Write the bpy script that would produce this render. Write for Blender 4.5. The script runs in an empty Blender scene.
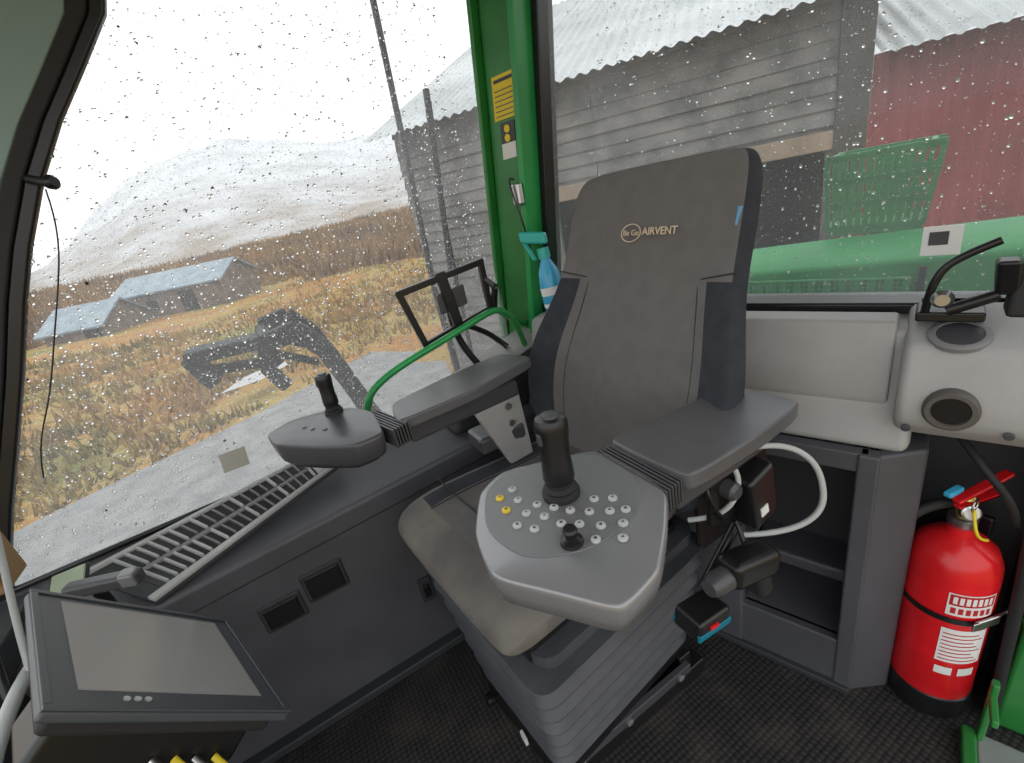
import bpy, bmesh, math, random
from mathutils import Vector, Matrix, noise
random.seed(7)
V=Vector
# ------------------------------------------------------------------ helpers
def new_mat(name):
    m=bpy.data.materials.new(name); m.use_nodes=True
    return m, m.node_tree, m.node_tree.nodes['Principled BSDF']
def mat(name,col,rough=.5,metal=0,var=0,vscale=20,bump=0,bscale=200,spec=.5,col2=None,detail=4):
    m,nt,b=new_mat(name)
    b.inputs['Base Color'].default_value=(*col,1); b.inputs['Roughness'].default_value=rough
    b.inputs['Metallic'].default_value=metal; b.inputs['Specular IOR Level'].default_value=spec
    tc=nt.nodes.new('ShaderNodeTexCoord')
    if var or col2:
        n=nt.nodes.new('ShaderNodeTexNoise'); n.inputs['Scale'].default_value=vscale; n.inputs['Detail'].default_value=detail
        nt.links.new(tc.outputs['Object'],n.inputs['Vector'])
        r=nt.nodes.new('ShaderNodeValToRGB'); r.color_ramp.elements[0].position=.35; r.color_ramp.elements[1].position=.65
        c2=col2 if col2 else tuple(min(1,c*(1+var)) for c in col)
        c1=col if col2 else tuple(c*(1-var) for c in col)
        r.color_ramp.elements[0].color=(*c1,1); r.color_ramp.elements[1].color=(*c2,1)
        nt.links.new(n.outputs['Fac'],r.inputs['Fac']); nt.links.new(r.outputs['Color'],b.inputs['Base Color'])
    if bump:
        n2=nt.nodes.new('ShaderNodeTexNoise'); n2.inputs['Scale'].default_value=bscale; n2.inputs['Detail'].default_value=3
        nt.links.new(tc.outputs['Object'],n2.inputs['Vector'])
        bp=nt.nodes.new('ShaderNodeBump'); bp.inputs['Strength'].default_value=bump; bp.inputs['Distance'].default_value=.002
        nt.links.new(n2.outputs['Fac'],bp.inputs['Height']); nt.links.new(bp.outputs['Normal'],b.inputs['Normal'])
    return m
def empty(name):
    o=bpy.data.objects.new(name,None); bpy.context.collection.objects.link(o); return o
def link(o,parent=None):
    bpy.context.collection.objects.link(o)
    if parent: o.parent=parent
    return o
def mesh(name,verts,faces,m,parent=None,smooth=False,bevel=0,sub=0,seg=2):
    me=bpy.data.meshes.new(name); me.from_pydata([tuple(v) for v in verts],[],faces)
    bm=bmesh.new(); bm.from_mesh(me); bmesh.ops.recalc_face_normals(bm,faces=bm.faces); bm.to_mesh(me); bm.free()
    ms=m if isinstance(m,(list,tuple)) else [m]
    for x in ms: me.materials.append(x)
    o=link(bpy.data.objects.new(name,me),parent)
    if smooth or bevel:
        for p in me.polygons: p.use_smooth=True
    if bevel:
        md=o.modifiers.new('b','BEVEL'); md.width=bevel; md.segments=seg; md.limit_method='ANGLE'; md.angle_limit=math.radians(35)
        md.harden_normals=True
    if sub:
        md=o.modifiers.new('s','SUBSURF'); md.levels=sub; md.render_levels=sub
    return o
BF=[(0,1,2,3),(4,5,6,7),(0,1,5,4),(1,2,6,5),(2,3,7,6),(3,0,4,7)]
def hexa(name,p8,m,parent=None,bevel=0): return mesh(name,p8,BF,m,parent,bevel=bevel)
def box(name,x,y,z,m,parent=None,bevel=0):
    (a,b),(c,d),(e,f)=x,y,z
    return hexa(name,[V(p) for p in [(a,c,e),(b,c,e),(b,d,e),(a,d,e),(a,c,f),(b,c,f),(b,d,f),(a,d,f)]],m,parent,bevel)
def obox(name,c,ex,ey,ez,m,parent=None,bevel=0):
    c=V(c);ex=V(ex)/2;ey=V(ey)/2;ez=V(ez)/2
    return hexa(name,[c-ex-ey-ez,c+ex-ey-ez,c+ex+ey-ez,c-ex+ey-ez,c-ex-ey+ez,c+ex-ey+ez,c+ex+ey+ez,c-ex+ey+ez],m,parent,bevel)
def prism(name,pts,off,m,parent=None,bevel=0,smooth=False):
    n=len(pts); pts=[V(p) for p in pts]; off=V(off)
    vs=pts+[p+off for p in pts]
    fs=[tuple(range(n))[::-1],tuple(range(n,2*n))]+[(i,(i+1)%n,(i+1)%n+n,i+n) for i in range(n)]
    return mesh(name,vs,fs,m,parent,bevel=bevel,smooth=smooth)
def loft(name,rings,m,parent=None,smooth=True,sub=0,cap=True,matf=None,bevel=0):
    n=len(rings[0]); vs=[p for r in rings for p in r]; fs=[]
    for i in range(len(rings)-1):
        for j in range(n):
            fs.append((i*n+j,i*n+(j+1)%n,(i+1)*n+(j+1)%n,(i+1)*n+j))
    if cap:
        fs.append(tuple(range(n))[::-1]); fs.append(tuple(range((len(rings)-1)*n,len(rings)*n)))
    o=mesh(name,vs,fs,m,parent,smooth=smooth,sub=sub,bevel=bevel)
    if matf:
        for k,p in enumerate(o.data.polygons):
            if k<(len(rings)-1)*n: p.material_index=matf(k//n,k%n)
    return o
def lathe(name,prof,c,m,parent=None,axis=(0,0,1),n=28,smooth=True):
    az=V(axis).normalized(); ax=az.orthogonal().normalized(); ay=az.cross(ax); c=V(c)
    rings=[[c+az*z+(ax*math.cos(2*math.pi*j/n)+ay*math.sin(2*math.pi*j/n))*max(r,1e-4) for j in range(n)] for r,z in prof]
    o=loft(name,rings,m,parent,smooth=False)
    for p in o.data.polygons: p.use_smooth=smooth and len(p.vertices)==4
    md=o.modifiers.new('e','EDGE_SPLIT'); md.split_angle=math.radians(40)
    return o
def rod(name,a,b,r,m,parent=None,n=14):
    a=V(a);b=V(b); return lathe(name,[(r,0),(r,(b-a).length)],a,m,parent,axis=b-a,n=n)
def tube(name,pts,r,m,parent=None,cyc=False,res=6):
    cu=bpy.data.curves.new(name,'CURVE'); cu.dimensions='3D'; cu.bevel_depth=r; cu.bevel_resolution=3; cu.resolution_u=res; cu.use_fill_caps=True
    s=cu.splines.new('NURBS' if len(pts)>3 else 'POLY'); s.points.add(len(pts)-1)
    for i,p in enumerate(pts): s.points[i].co=(*p,1)
    if len(pts)>3: s.order_u=4; s.use_endpoint_u=not cyc
    s.use_cyclic_u=cyc
    cu.materials.append(m); return link(bpy.data.objects.new(name,cu),parent)
def text(name,body,size,loc,right,up,m,parent=None,ext=.0006,bold=0):
    cu=bpy.data.curves.new(name,'FONT'); cu.body=body; cu.size=size; cu.extrude=ext; cu.align_x='CENTER'; cu.align_y='CENTER'; cu.offset=bold
    cu.materials.append(m); o=link(bpy.data.objects.new(name,cu),parent)
    R_=V(right).normalized(); U_=V(up).normalized(); N=R_.cross(U_)
    o.matrix_world=Matrix(((R_.x,U_.x,N.x,loc[0]),(R_.y,U_.y,N.y,loc[1]),(R_.z,U_.z,N.z,loc[2]),(0,0,0,1)))
    return o
def chaikin(pts,k=2,c=.2):
    pts=[V(p) for p in pts]
    for i_ in range(k):
        cc_=c if i_==0 else .25
        q=[]
        for i in range(len(pts)):
            a=pts[i];b=pts[(i+1)%len(pts)]; q+= [a*(1-cc_)+b*cc_,a*cc_+b*(1-cc_)]
        pts=q
    return pts
NR=V((.943,.334,0)); TR_=V((.334,-.943,0))
def RP(r,t,z): return NR*r+TR_*(t-1.0126)+V((0,0,z))
def rbox(name,r,t,z,m,parent=None,bevel=0):
    return hexa(name,[RP(r[0],t[0],z[0]),RP(r[1],t[0],z[0]),RP(r[1],t[1],z[0]),RP(r[0],t[1],z[0]),RP(r[0],t[0],z[1]),RP(r[1],t[0],z[1]),RP(r[1],t[1],z[1]),RP(r[0],t[1],z[1])],m,parent,bevel)
def W(x,y,z=0): return V((.9026*x+.4305*y,-.4305*x+.9026*y,z))

# ------------------------------------------------------------------ materials
M_fab=mat('seat_fabric_grey',(.155,.147,.142),.95,var=.05,vscale=25,bump=.5,bscale=900,spec=.2)
M_fabd=mat('seat_fabric_dark',(.043,.046,.055),.95,var=.10,vscale=30,bump=.5,bscale=900,spec=.2)
M_fabw=mat('seat_fabric_worn',(.12,.114,.109),.95,vscale=7,bump=.5,bscale=900,spec=.2,col2=(.20,.183,.16))
M_seam=mat('seam_thread',(.03,.03,.032),.9)
M_logo=mat('embroidery_tan',(.62,.5,.36),.8)
M_pod=mat('pod_silver_plastic',(.27,.27,.28),.24,metal=.35,bump=.06,bscale=1500)
M_podp=mat('pod_button_panel',(.19,.19,.195),.36,metal=.2,bump=.06,bscale=1500)
M_podd=mat('pod_dark_plastic',(.06,.06,.065),.32,bump=.1,bscale=900)
M_pad=mat('armrest_vinyl',(.10,.10,.105),.33,bump=.15,bscale=700,var=.06)
M_blk=mat('black_plastic',(.009,.009,.010),.33)
M_rub=mat('black_rubber',(.015,.015,.016),.7,bump=.2,bscale=300)
M_bel=mat('bellows_rubber',(.060,.064,.073),.5,var=.15,vscale=15)
M_steel=mat('bare_steel',(.55,.55,.55),.3,metal=1)
M_btn=mat('button_white',(.5,.51,.51),.4)
M_bty=mat('button_yellow',(.75,.55,.05),.4)
M_wall=mat('cab_panel_grey',(.07,.071,.08),.48,var=.12,vscale=6,bump=.25,bscale=500)
M_walld=mat('cab_panel_dark',(.028,.030,.034),.6,bump=.2,bscale=400)
M_con=mat('console_light_grey',(.35,.345,.335),.5,var=.07,vscale=8,bump=.15,bscale=500)
M_vent=mat('vent_grille_grey',(.36,.37,.36),.5,var=.1,vscale=10)
M_grn=mat('machine_green',(.025,.20,.04),.35,var=.15,vscale=8)
M_grnl=mat('machine_green_bright',(.02,.29,.07),.35,var=.12,vscale=5)
M_hood=mat('hood_green_paint',(.010,.17,.045),.45,var=.12,vscale=3,spec=.3)
M_teal=mat('pillar_teal',(.20,.30,.28),.4)
M_red=mat('extinguisher_red',(.70,.012,.017),.25,var=.1,vscale=12)
M_yel=mat('label_yellow',(.8,.62,.03),.5)
M_wht=mat('label_white',(.75,.75,.73),.5)
M_bluep=mat('bottle_blue',(.05,.38,.62),.25)
M_tealp=mat('bottle_teal',(.03,.42,.36),.3)
M_scr=mat('lcd_screen',(.32,.32,.315),.13,var=.04,vscale=3)
M_bez=mat('monitor_bezel',(.06,.068,.078),.35)
M_cab=mat('cable_grey',(.42,.44,.43),.5)
M_floor,nt,b=new_mat('studded_rubber_mat'); b.inputs['Roughness'].default_value=.6
tc=nt.nodes.new('ShaderNodeTexCoord')
vo=nt.nodes.new('ShaderNodeTexVoronoi'); vo.inputs['Scale'].default_value=75; vo.inputs['Randomness'].default_value=0.1; nt.links.new(tc.outputs['Object'],vo.inputs['Vector'])
rp=nt.nodes.new('ShaderNodeValToRGB'); rp.color_ramp.elements[0].position=.35; rp.color_ramp.elements[0].color=(.026,.025,.025,1); rp.color_ramp.elements[1].position=.5; rp.color_ramp.elements[1].color=(.006,.006,.006,1)
nt.links.new(vo.outputs['Distance'],rp.inputs['Fac'])
nz=nt.nodes.new('ShaderNodeTexNoise'); nz.inputs['Scale'].default_value=7; nz.inputs['Detail'].default_value=8; nz.inputs['Roughness'].default_value=.65; nt.links.new(tc.outputs['Object'],nz.inputs['Vector'])
r2=nt.nodes.new('ShaderNodeValToRGB'); r2.color_ramp.elements[0].position=.48; r2.color_ramp.elements[0].color=(0,0,0,1); r2.color_ramp.elements[1].position=.75; r2.color_ramp.elements[1].color=(.7,.7,.7,1)
nt.links.new(nz.outputs['Fac'],r2.inputs['Fac'])
mx=nt.nodes.new('ShaderNodeMixRGB'); mx.inputs[2].default_value=(.075,.06,.05,1); nt.links.new(r2.outputs['Color'],mx.inputs[0]); nt.links.new(rp.outputs['Color'],mx.inputs[1]); nt.links.new(mx.outputs[0],b.inputs['Base Color'])
bp=nt.nodes.new('ShaderNodeBump'); bp.inputs['Strength'].default_value=.8; bp.inputs['Distance'].default_value=.003; bp.invert=True; nt.links.new(vo.outputs['Distance'],bp.inputs['Height']); nt.links.new(bp.outputs['Normal'],b.inputs['Normal'])

def glass(name,haze,specs,cs):
    # wet safety glass: clear pane, faint haze painted in to wash out the view, and fine mist of tiny beads
    m=bpy.data.materials.new(name); m.use_nodes=True; nt=m.node_tree; nt.nodes.clear(); N=nt.nodes.new; L=nt.links.new
    out=N('ShaderNodeOutputMaterial'); tr=N('ShaderNodeBsdfTransparent'); tr.inputs[0].default_value=(.97,.99,.98,1)
    gl=N('ShaderNodeBsdfGlossy'); gl.inputs['Roughness'].default_value=.02
    fr=N('ShaderNodeFresnel'); fr.inputs[0].default_value=1.25
    m1=N('ShaderNodeMixShader'); L(fr.outputs[0],m1.inputs[0]); L(tr.outputs[0],m1.inputs[1]); L(gl.outputs[0],m1.inputs[2])
    tl=N('ShaderNodeBsdfTranslucent'); tl.inputs[0].default_value=(.95,.97,1,1)
    td=N('ShaderNodeBsdfTransparent'); td.inputs[0].default_value=(.45,.46,.46,1)
    tc=N('ShaderNodeTexCoord')
    def M(op,a,b_):
        n=N('ShaderNodeMath'); n.operation=op
        for i,v in enumerate((a,b_)):
            if isinstance(v,(int,float)): n.inputs[i].default_value=v
            else: L(v,n.inputs[i])
        return n.outputs[0]
    core=rim=None
    for scale,rad,keep in specs:
        vo=N('ShaderNodeTexVoronoi'); vo.inputs['Scale'].default_value=scale; L(tc.outputs['Object'],vo.inputs['Vector'])
        sp=N('ShaderNodeSeparateColor'); L(vo.outputs['Color'],sp.inputs[0])
        R_=M('MULTIPLY',M('ADD',M('MULTIPLY',sp.outputs[0],.65),.35),rad)
        q=M('DIVIDE',vo.outputs['Distance'],R_)
        inside=M('MULTIPLY',M('LESS_THAN',q,1.0),M('LESS_THAN',sp.outputs[1],keep))
        c=M('MULTIPLY',inside,M('LESS_THAN',q,.68)); r=M('SUBTRACT',inside,c)  # pale core and dark rim imitate refraction in each drop
        c=M('MULTIPLY',c,M('ADD',M('MULTIPLY',sp.outputs[2],.7),.3))
        core=c if core is None else M('MAXIMUM',core,c); rim=r if rim is None else M('MAXIMUM',rim,r)
    core=M('MULTIPLY',core,cs); rim=M('MULTIPLY',rim,.6)
    nz=N('ShaderNodeTexNoise'); nz.inputs['Scale'].default_value=2.2; nz.inputs['Detail'].default_value=6; L(tc.outputs['Object'],nz.inputs['Vector'])
    hz=M('MULTIPLY',nz.outputs['Fac'],haze*2)
    m2=N('ShaderNodeMixShader'); L(rim,m2.inputs[0]); L(m1.outputs[0],m2.inputs[1]); L(td.outputs[0],m2.inputs[2])
    m3=N('ShaderNodeMixShader'); L(M('MAXIMUM',core,hz),m3.inputs[0]); L(m2.outputs[0],m3.inputs[1]); L(tl.outputs[0],m3.inputs[2])
    L(m3.outputs[0],out.inputs[0]); return m
M_gl1=glass('rain_spotted_glass',.12,[(105,.34,.9),(190,.38,.95)],.55)
M_gl2=glass('rain_spotted_glass_rear',.12,[(75,.27,.4),(160,.32,.6)],.55)
# water beads: refractive
M_water,nt,b=new_mat('water_bead'); b.inputs['Base Color'].default_value=(1,1,1,1); b.inputs['Roughness'].default_value=.03; b.inputs['IOR'].default_value=1.33; b.inputs['Transmission Weight'].default_value=1.0
def beads(name,count,place,nrm,par,rmin,rmax):
    # flattened domes sitting on the outer face of a pane, one mesh
    nrm=V(nrm).normalized(); a1_=nrm.orthogonal().normalized(); a2_=nrm.cross(a1_)
    vs=[];fs=[]; n=8
    for _ in range(count):
        c=place(); r=rmin+(rmax-rmin)*random.random()**2.2; el=random.uniform(1,1.35); i0=len(vs)
        for (k,h) in ((1,0),(.86,.32),(.5,.52)):
            for j in range(n):
                a=2*math.pi*j/n; off=a1_*math.cos(a)*r*k+a2_*math.sin(a)*r*k
                off=V((off.x,off.y,off.z*el)); vs.append(c+off+nrm*(h*r))
        vs.append(c+nrm*r*.58)
        fs.append(tuple(i0+j for j in range(n)))
        for q_ in (0,1):
            for j in range(n): fs.append((i0+q_*n+j,i0+q_*n+(j+1)%n,i0+(q_+1)*n+(j+1)%n,i0+(q_+1)*n+j))
        for j in range(n): fs.append((i0+2*n+j,i0+2*n+(j+1)%n,i0+3*n))
    return mesh(name,vs,fs,M_water,par,smooth=True)

# ------------------------------------------------------------------ cab shell
box('floor',(-1.0,1.35),(-.6,1.2),(-.03,0),M_floor)
box('unseen_ceiling',(-1.1,1.7),(-.35,1.45),(2.10,2.16),mat('headliner',(.45,.45,.44),.9))  # cab roof out of view, added to block top light for interior contrast
wl=empty('wall_left')
mesh('panel_lower',[(-1,1.146,0),(.70,1.146,0),(.70,1.146,.67),(-1,1.146,.565),(-1,1.2,0),(.70,1.2,0),(.70,1.2,.67),(-1,1.2,.565)],BF,M_wall,wl,bevel=.004)
mesh('ledge',[(-1,1.14,.565),(.70,1.14,.67),(.85,1.39,.71),(-1,1.39,.665),(-1,1.14,.50),(.70,1.14,.60),(.85,1.39,.6),(-1,1.39,.50)],BF,M_wall,wl,bevel=.012)
for i,(x0,x1,z0,z1) in enumerate([(-.185,-.075,.40,.495),(-.30,-.195,.375,.462)]):
    box('recess_rim_%d'%i,(x0,x1),(1.140,1.150),(z0,z1),M_walld,wl,bevel=.006)
    box('recess_%d'%i,(x0+.01,x1-.01),(1.136,1.150),(z0+.01,z1-.01),M_blk,wl,bevel=.004)
box('switch_plate',(.09,.13),(1.136,1.15),(.2,.29),M_walld,wl,bevel=.004); box('switch',(.10,.12),(1.13,1.15),(.22,.27),M_blk,wl,bevel=.003)
box('lower_step',(-1,.62),(1.11,1.15),(0,.03),M_walld,wl,bevel=.006)
tube('panel_groove',[(-1,1.145,.53),(-.4,1.145,.565),(.2,1.145,.60),(.69,1.145,.63)],.003,M_walld,wl)
mesh('corner_console',[(.34,1.19,.66),(.83,1.19,.66),(.80,1.37,.66),(.34,1.37,.66),(.38,1.22,.76),(.80,1.22,.86),(.78,1.36,.88),(.38,1.36,.77)],BF,M_walld,wl,bevel=.02)
mesh('corner_console_cap',[(.40,1.23,.762),(.80,1.23,.862),(.78,1.36,.882),(.40,1.36,.775),(.42,1.25,.79),(.80,1.25,.885),(.78,1.35,.90),(.42,1.35,.80)],BF,M_con,wl,bevel=.01)
va=empty('defrost_vent_grille')
A=V((-.434,1.146,.604));B=V((.009,1.263,.684));C_=V((0,1.35,.713));D=V((-.58,1.30,.662))
def S(a,b_,h=0): return (A*(1-a)+B*a)*(1-b_)+(D*(1-a)+C_*a)*b_+V((0,0,h))
def squad(name,a0,a1,b0,b1,h0,h1,m,bev=0):
    hexa(name,[S(a0,b0,h0),S(a1,b0,h0),S(a1,b1,h0),S(a0,b1,h0),S(a0,b0,h1),S(a1,b0,h1),S(a1,b1,h1),S(a0,b1,h1)],m,va,bev)
squad('frame',-.05,1.0,0,1,0,.014,M_walld,.004)
squad('rim_a',-.05,1.0,0,.09,.012,.022,M_vent,.003); squad('rim_b',-.05,1.0,.93,1,.012,.022,M_vent,.003); squad('divider',-.02,.86,.47,.54,.012,.020,M_podp,.002)
for i in range(20):
    a=.02+i*.0425
    squad('slot_a_%d'%i,a,a+.028,.12,.45,.012,.0155,M_blk)
    squad('slot_b_%d'%i,a,a+.028,.57,.90,.012,.0155,M_blk)
    if i<6 or i%4==3:
        squad('rocker_a_%d'%i,a+.028,a+.0395,.11,.46,.012,.024,M_vent,.001); squad('rocker_b_%d'%i,a+.028,a+.0395,.55,.92,.012,.024,M_vent,.001)
    else:
        squad('fin_a_%d'%i,a+.030,a+.0385,.12,.45,.012,.021,M_podp); squad('fin_b_%d'%i,a+.030,a+.0385,.57,.90,.012,.021,M_podp)
squad('end_plate',.88,.99,.1,.9,.012,.024,M_vent,.003)
lathe('red_knob',[(.008,0),(.008,.012),(.005,.016)],S(.93,.7,.022),M_red,va)
lv=empty('steering_column_lever')
rod('stem',(-.53,1.16,.60),(-.52,1.13,.70),.012,M_blk,lv)
obox('lever_head',(-.50,1.12,.72),(.13,-.03,-.02),(.01,.03,0),(0,.0,.03),M_podd,lv,.008)
obox('lever_cap',(-.455,1.108,.715),(.03,-.008,-.005),(.008,.032,0),(0,.0,.032),M_podp,lv,.006)
obox('tag',(-.57,1.17,.735),(.06,.0,0),(.0,.05,.02),(0,-.002,.006),mat('tag_green',(.35,.42,.3),.5),lv,.004)
obox('tag_frame',(-.57,1.17,.730),(.07,.0,0),(.0,.06,.024),(0,-.002,.006),M_blk,lv,.004)
wf=empty('wall_front')
box('panel',(-.98,-.72),(.2,1.36),(0,.66),M_walld,wf,.01)
tube('handle_bar',[(-.66,1.0,.62),(-.66,1.08,.78),(-.66,1.16,.9),(-.68,1.24,.97)],.008,M_blk,wf)
tube('handle_bar_b',[(-.63,1.02,.62),(-.63,1.10,.76),(-.63,1.18,.84),(-.65,1.26,.90)],.006,M_cab,wf)
tube('hose_a',[(-.6,.7,.62),(-.62,.9,.68),(-.64,1.05,.66),(-.66,1.2,.6)],.012,M_cab,wf)
tube('hose_b',[(-.58,.6,.55),(-.62,.85,.58),(-.66,1.05,.56),(-.7,1.2,.5)],.014,M_rub,wf)
obox('wood_block',(-.67,1.22,.81),(.03,.0,0),(0,.10,0),(.0,.0,.10),mat('wood_brown',(.30,.18,.08),.7),wf,.006)
pts=[(-.09,1.86),(-.115,1.80),(-.20,1.70),(-.27,1.62),(-.345,1.52),(-.42,1.40),(-.475,1.30),(-.55,1.15),(-.63,1.0),(-.70,.87),(-.77,.73),(-.82,.60)]
pa=empty('curved_front_pillar')
def strip(name,off0,off1,y0,y1,m):
    rings=[]
    for x,z in [(.02,2.0)]+pts:
        rings.append([V((x+off0,y0,z)),V((x+off1,y0,z)),V((x+off1,y1,z)),V((x+off0,y1,z))])
    loft(name,rings,m,pa,smooth=False,bevel=.005)
strip('inner_gasket',.005,.035,1.36,1.385,M_blk)
strip('dark_trim',-.03,.005,1.355,1.39,M_rub)
strip('painted_frame',-.34,-.03,1.36,1.40,M_teal)
rod('pillar_hook',(-.33,1.355,1.52),(-.29,1.30,1.50),.009,M_blk,pa); lathe('hook_cap',[(.012,0),(.014,.01),(.009,.018)],(-.29,1.30,1.50),M_blk,pa,axis=(1,-1,0))
tube('sensor_wire',[(-.30,1.3,1.49),(-.31,1.3,1.42),(-.35,1.3,1.33),(-.42,1.3,1.2),(-.48,1.3,1.08),(-.54,1.3,1.0),(-.56,1.3,.93)],.0015,M_blk,pa)
pg=empty('green_corner_pillar')
def lt(z): return .135*(z-.84)/.95
def lhex(name,r,t,z,m,bev=0,dr=0):
    (r0_,r1_),(t0_,t1_),(z0_,z1_)=r,t,z
    return hexa(name,[RP(r0_,t0_+lt(z0_),z0_),RP(r0_,t1_+lt(z0_),z0_),RP(r1_,t1_+lt(z0_),z0_),RP(r1_,t0_+lt(z0_),z0_),RP(r0_,t0_+lt(z1_),z1_),RP(r0_,t1_+lt(z1_),z1_),RP(r1_,t1_+lt(z1_),z1_),RP(r1_,t0_+lt(z1_),z1_)],m,pg,bev)
lhex('post',(1.12,1.26),(-.080,.038),(.80,2.12),M_grn,.012)
lhex('post_lip',(1.10,1.24),(.038,.060),(.80,2.12),M_grnl,.005)
lhex('post_edge',(1.095,1.24),(-.095,-.080),(.80,2.12),M_grn,.005)
lhex('gasket_rear',(1.17,1.24),(.060,.083),(.80,2.12),M_blk,.004)
def plabel(name,t0,t1,z0,z1,m,r=1.118): return lhex(name,(r-.001,r+.003),(t0,t1),(z0,z1),m)
plabel('warning_label_yellow',-.048,.046,1.50,1.605,M_yel)
for i in range(6): plabel('warning_text_%d'%i,-.040,.036-.012*(i%2),1.508+i*.012,1.5105+i*.012,M_podd,1.1165)
plabel('label_text_top',-.040,.036,1.588,1.596,M_blk,1.1165)
plabel('small_label',-.028,.024,1.40,1.492,M_wht); plabel('small_label_black',-.028,.024,1.44,1.492,M_blk,1.1168)
for zz in (1.452,1.475): lathe('small_label_dot_%d'%int(zz*1000),[(.010,0),(.010,.002)],RP(1.1155,-.003+lt(zz),zz),M_yel,pg,axis=-NR)
obox('pillar_latch',RP(1.09,.105,1.30),(.02,0,0),(0,.04,0),(0,0,.06),M_steel,pg,.006)
tube('pillar_wire',[RP(1.09,.10,1.34),RP(1.08,.08,1.36),RP(1.07,.11,1.28),RP(1.08,.12,1.2),RP(1.1,.11,1.12)],.003,M_blk,pg)
w1=empty('window_1')
mesh('glass_pane',[(-.85,1.372,.665),(.66,1.372,.70),(.80,1.372,2.1),(-.2,1.372,2.1)],[(0,1,2,3)],M_gl1,w1)
def pl1():
    z=.70+1.35*random.random(); x0=-.80+.58*(z-.665)/1.435
    return V((random.uniform(x0+.02,.66),1.3735,z))
beads('rain_drops',5200,pl1,(0,1,0),w1,.0011,.0042)
tube('bottom_gasket',[(-.85,1.37,.668),(.66,1.37,.705)],.008,M_blk,w1)
obox('paper_note',(-.23,1.366,.785),(.065,0,0),(0,.001,0),(.006,0,.055),mat('note_beige',(.40,.39,.33),.8),w1)
w2=empty('window_2')
mesh('glass_pane',[RP(1.215,.09,.94),RP(1.215,1.6,.95),RP(1.215,1.6,2.12),RP(1.215,.24,2.12)],[(0,1,2,3)],M_gl2,w2)
beads('rain_drops',1900,lambda:RP(1.2165,random.uniform(.26,1.55),random.uniform(.97,2.08)),NR,w2,.001,.0036)
rbox('sill_gasket',(1.15,1.24),(.07,1.6),(.925,.955),M_blk,w2,.006)
wr=empty('wall_rear')
rbox('back_panel',(1.20,1.26),(-.1,1.7),(0,.94),M_walld,wr)
def rprof(name,prof,t0,t1,m,par,bev):
    n=len(prof); vs=[RP(r,t0,z) for r,z in prof]+[RP(r,t1,z) for r,z in prof]
    fs=[tuple(range(n))[::-1],tuple(range(n,2*n))]+[(i,(i+1)%n,(i+1)%n+n,i+n) for i in range(n)]
    return mesh(name,vs,fs,m,par,bevel=bev,seg=3)
rc=empty('rear_console')
rprof('console_left',[(1.20,.935),(1.07,.93),(1.04,.80),(1.01,.745),(.99,.70),(1.20,.69)],.08,1.03,M_con,rc,.018)
rprof('storage_lid',[(1.065,.945),(1.027,.80),(1.035,.778),(1.1,.79),(1.13,.945)],.42,.988,M_con,rc,.008)
rprof('lid_handle_slot',[(1.036,.79),(1.030,.775),(1.06,.775),(1.06,.79)],.62,.80,M_walld,rc,.003)
rprof('console_right',[(1.20,.955),(1.13,.955),(1.02,.915),(.985,.82),(.985,.775),(1.02,.735),(1.20,.72)],1.0,1.42,M_con,rc,.016)
a1=RP(1.13,1.07,.955); a2=RP(1.02,1.07,.915); sl=(a2-a1).normalized(); nrm=sl.cross(TR_); nrm=nrm if nrm.z>0 else -nrm
cpt=RP(1.050,1.072,.926)
lathe('speaker_ring',[(.042,-.004),(.042,.004),(.038,.007),(.032,.007),(.030,.003)],cpt,mat('speaker_grey',(.2,.2,.2),.5),rc,axis=nrm)
lathe('speaker_grille',[(.031,.0),(.031,.0055),(.012,.008)],cpt,M_podd,rc,axis=nrm)
fn=V(RP(-1,0,0))-V(RP(0,0,0))
fpt=RP(.986,1.075,.812)
lathe('air_duct_ring',[(.038,-.01),(.038,.006),(.034,.011),(.027,.011),(.024,.0),(.023,-.003)],fpt,mat('duct_brown',(.10,.09,.08),.6),rc,axis=fn)
lathe('air_duct_hole',[(.028,.0),(.025,.0075),(.001,.0075)],fpt,M_blk,rc,axis=fn)
for t,z in [(1.02,.765),(1.15,.775)]: lathe('screw_%d'%int(t*1000),[(.007,0),(.007,.004),(.004,.005)],RP(.987,t,z),M_podd,rc,axis=fn)
cb=empty('storage_niche_cabinet')
T0,T1=.745,.955; Z0,Z1=.16,.655
rbox('face_left',(.965,1.0),(.10,T0),(0,.70),M_wall,cb,.01)
rbox('face_right',(.965,1.0),(T1,.992),(0,.70),M_wall,cb,.006)
rbox('face_top',(.97,1.0),(T0-.02,T1+.02),(Z1,.70),M_wall,cb,.004)
rbox('face_bottom',(.97,1.0),(T0-.02,T1+.02),(0,Z0),M_wall,cb,.004)
rbox('niche_floor',(.99,1.2),(T0-.02,T1+.02),(Z0-.02,Z0),M_wall,cb)
rbox('niche_shelf',(1.06,1.2),(T0,T1),(.26,.30),M_wall,cb,.01)
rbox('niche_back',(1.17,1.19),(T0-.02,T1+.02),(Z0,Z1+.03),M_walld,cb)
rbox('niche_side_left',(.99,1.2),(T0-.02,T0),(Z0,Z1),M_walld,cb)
rbox('niche_side_right',(.99,1.2),(T1,T1+.02),(Z0,Z1),M_wall,cb)
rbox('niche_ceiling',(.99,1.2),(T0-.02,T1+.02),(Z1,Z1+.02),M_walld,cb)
mesh('corner_return',[RP(.967,.985,0),RP(1.03,1.06,0),RP(1.2,1.06,0),RP(1.2,.98,0),RP(.967,.985,.70),RP(1.03,1.06,.70),RP(1.2,1.06,.70),RP(1.2,.98,.70)],BF,M_wall,cb,bevel=.008)
rbox('cabinet_plinth',(.955,1.0),(.55,.99),(0,.02),M_walld,cb,.004)
df=empty('door_frame')
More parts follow.
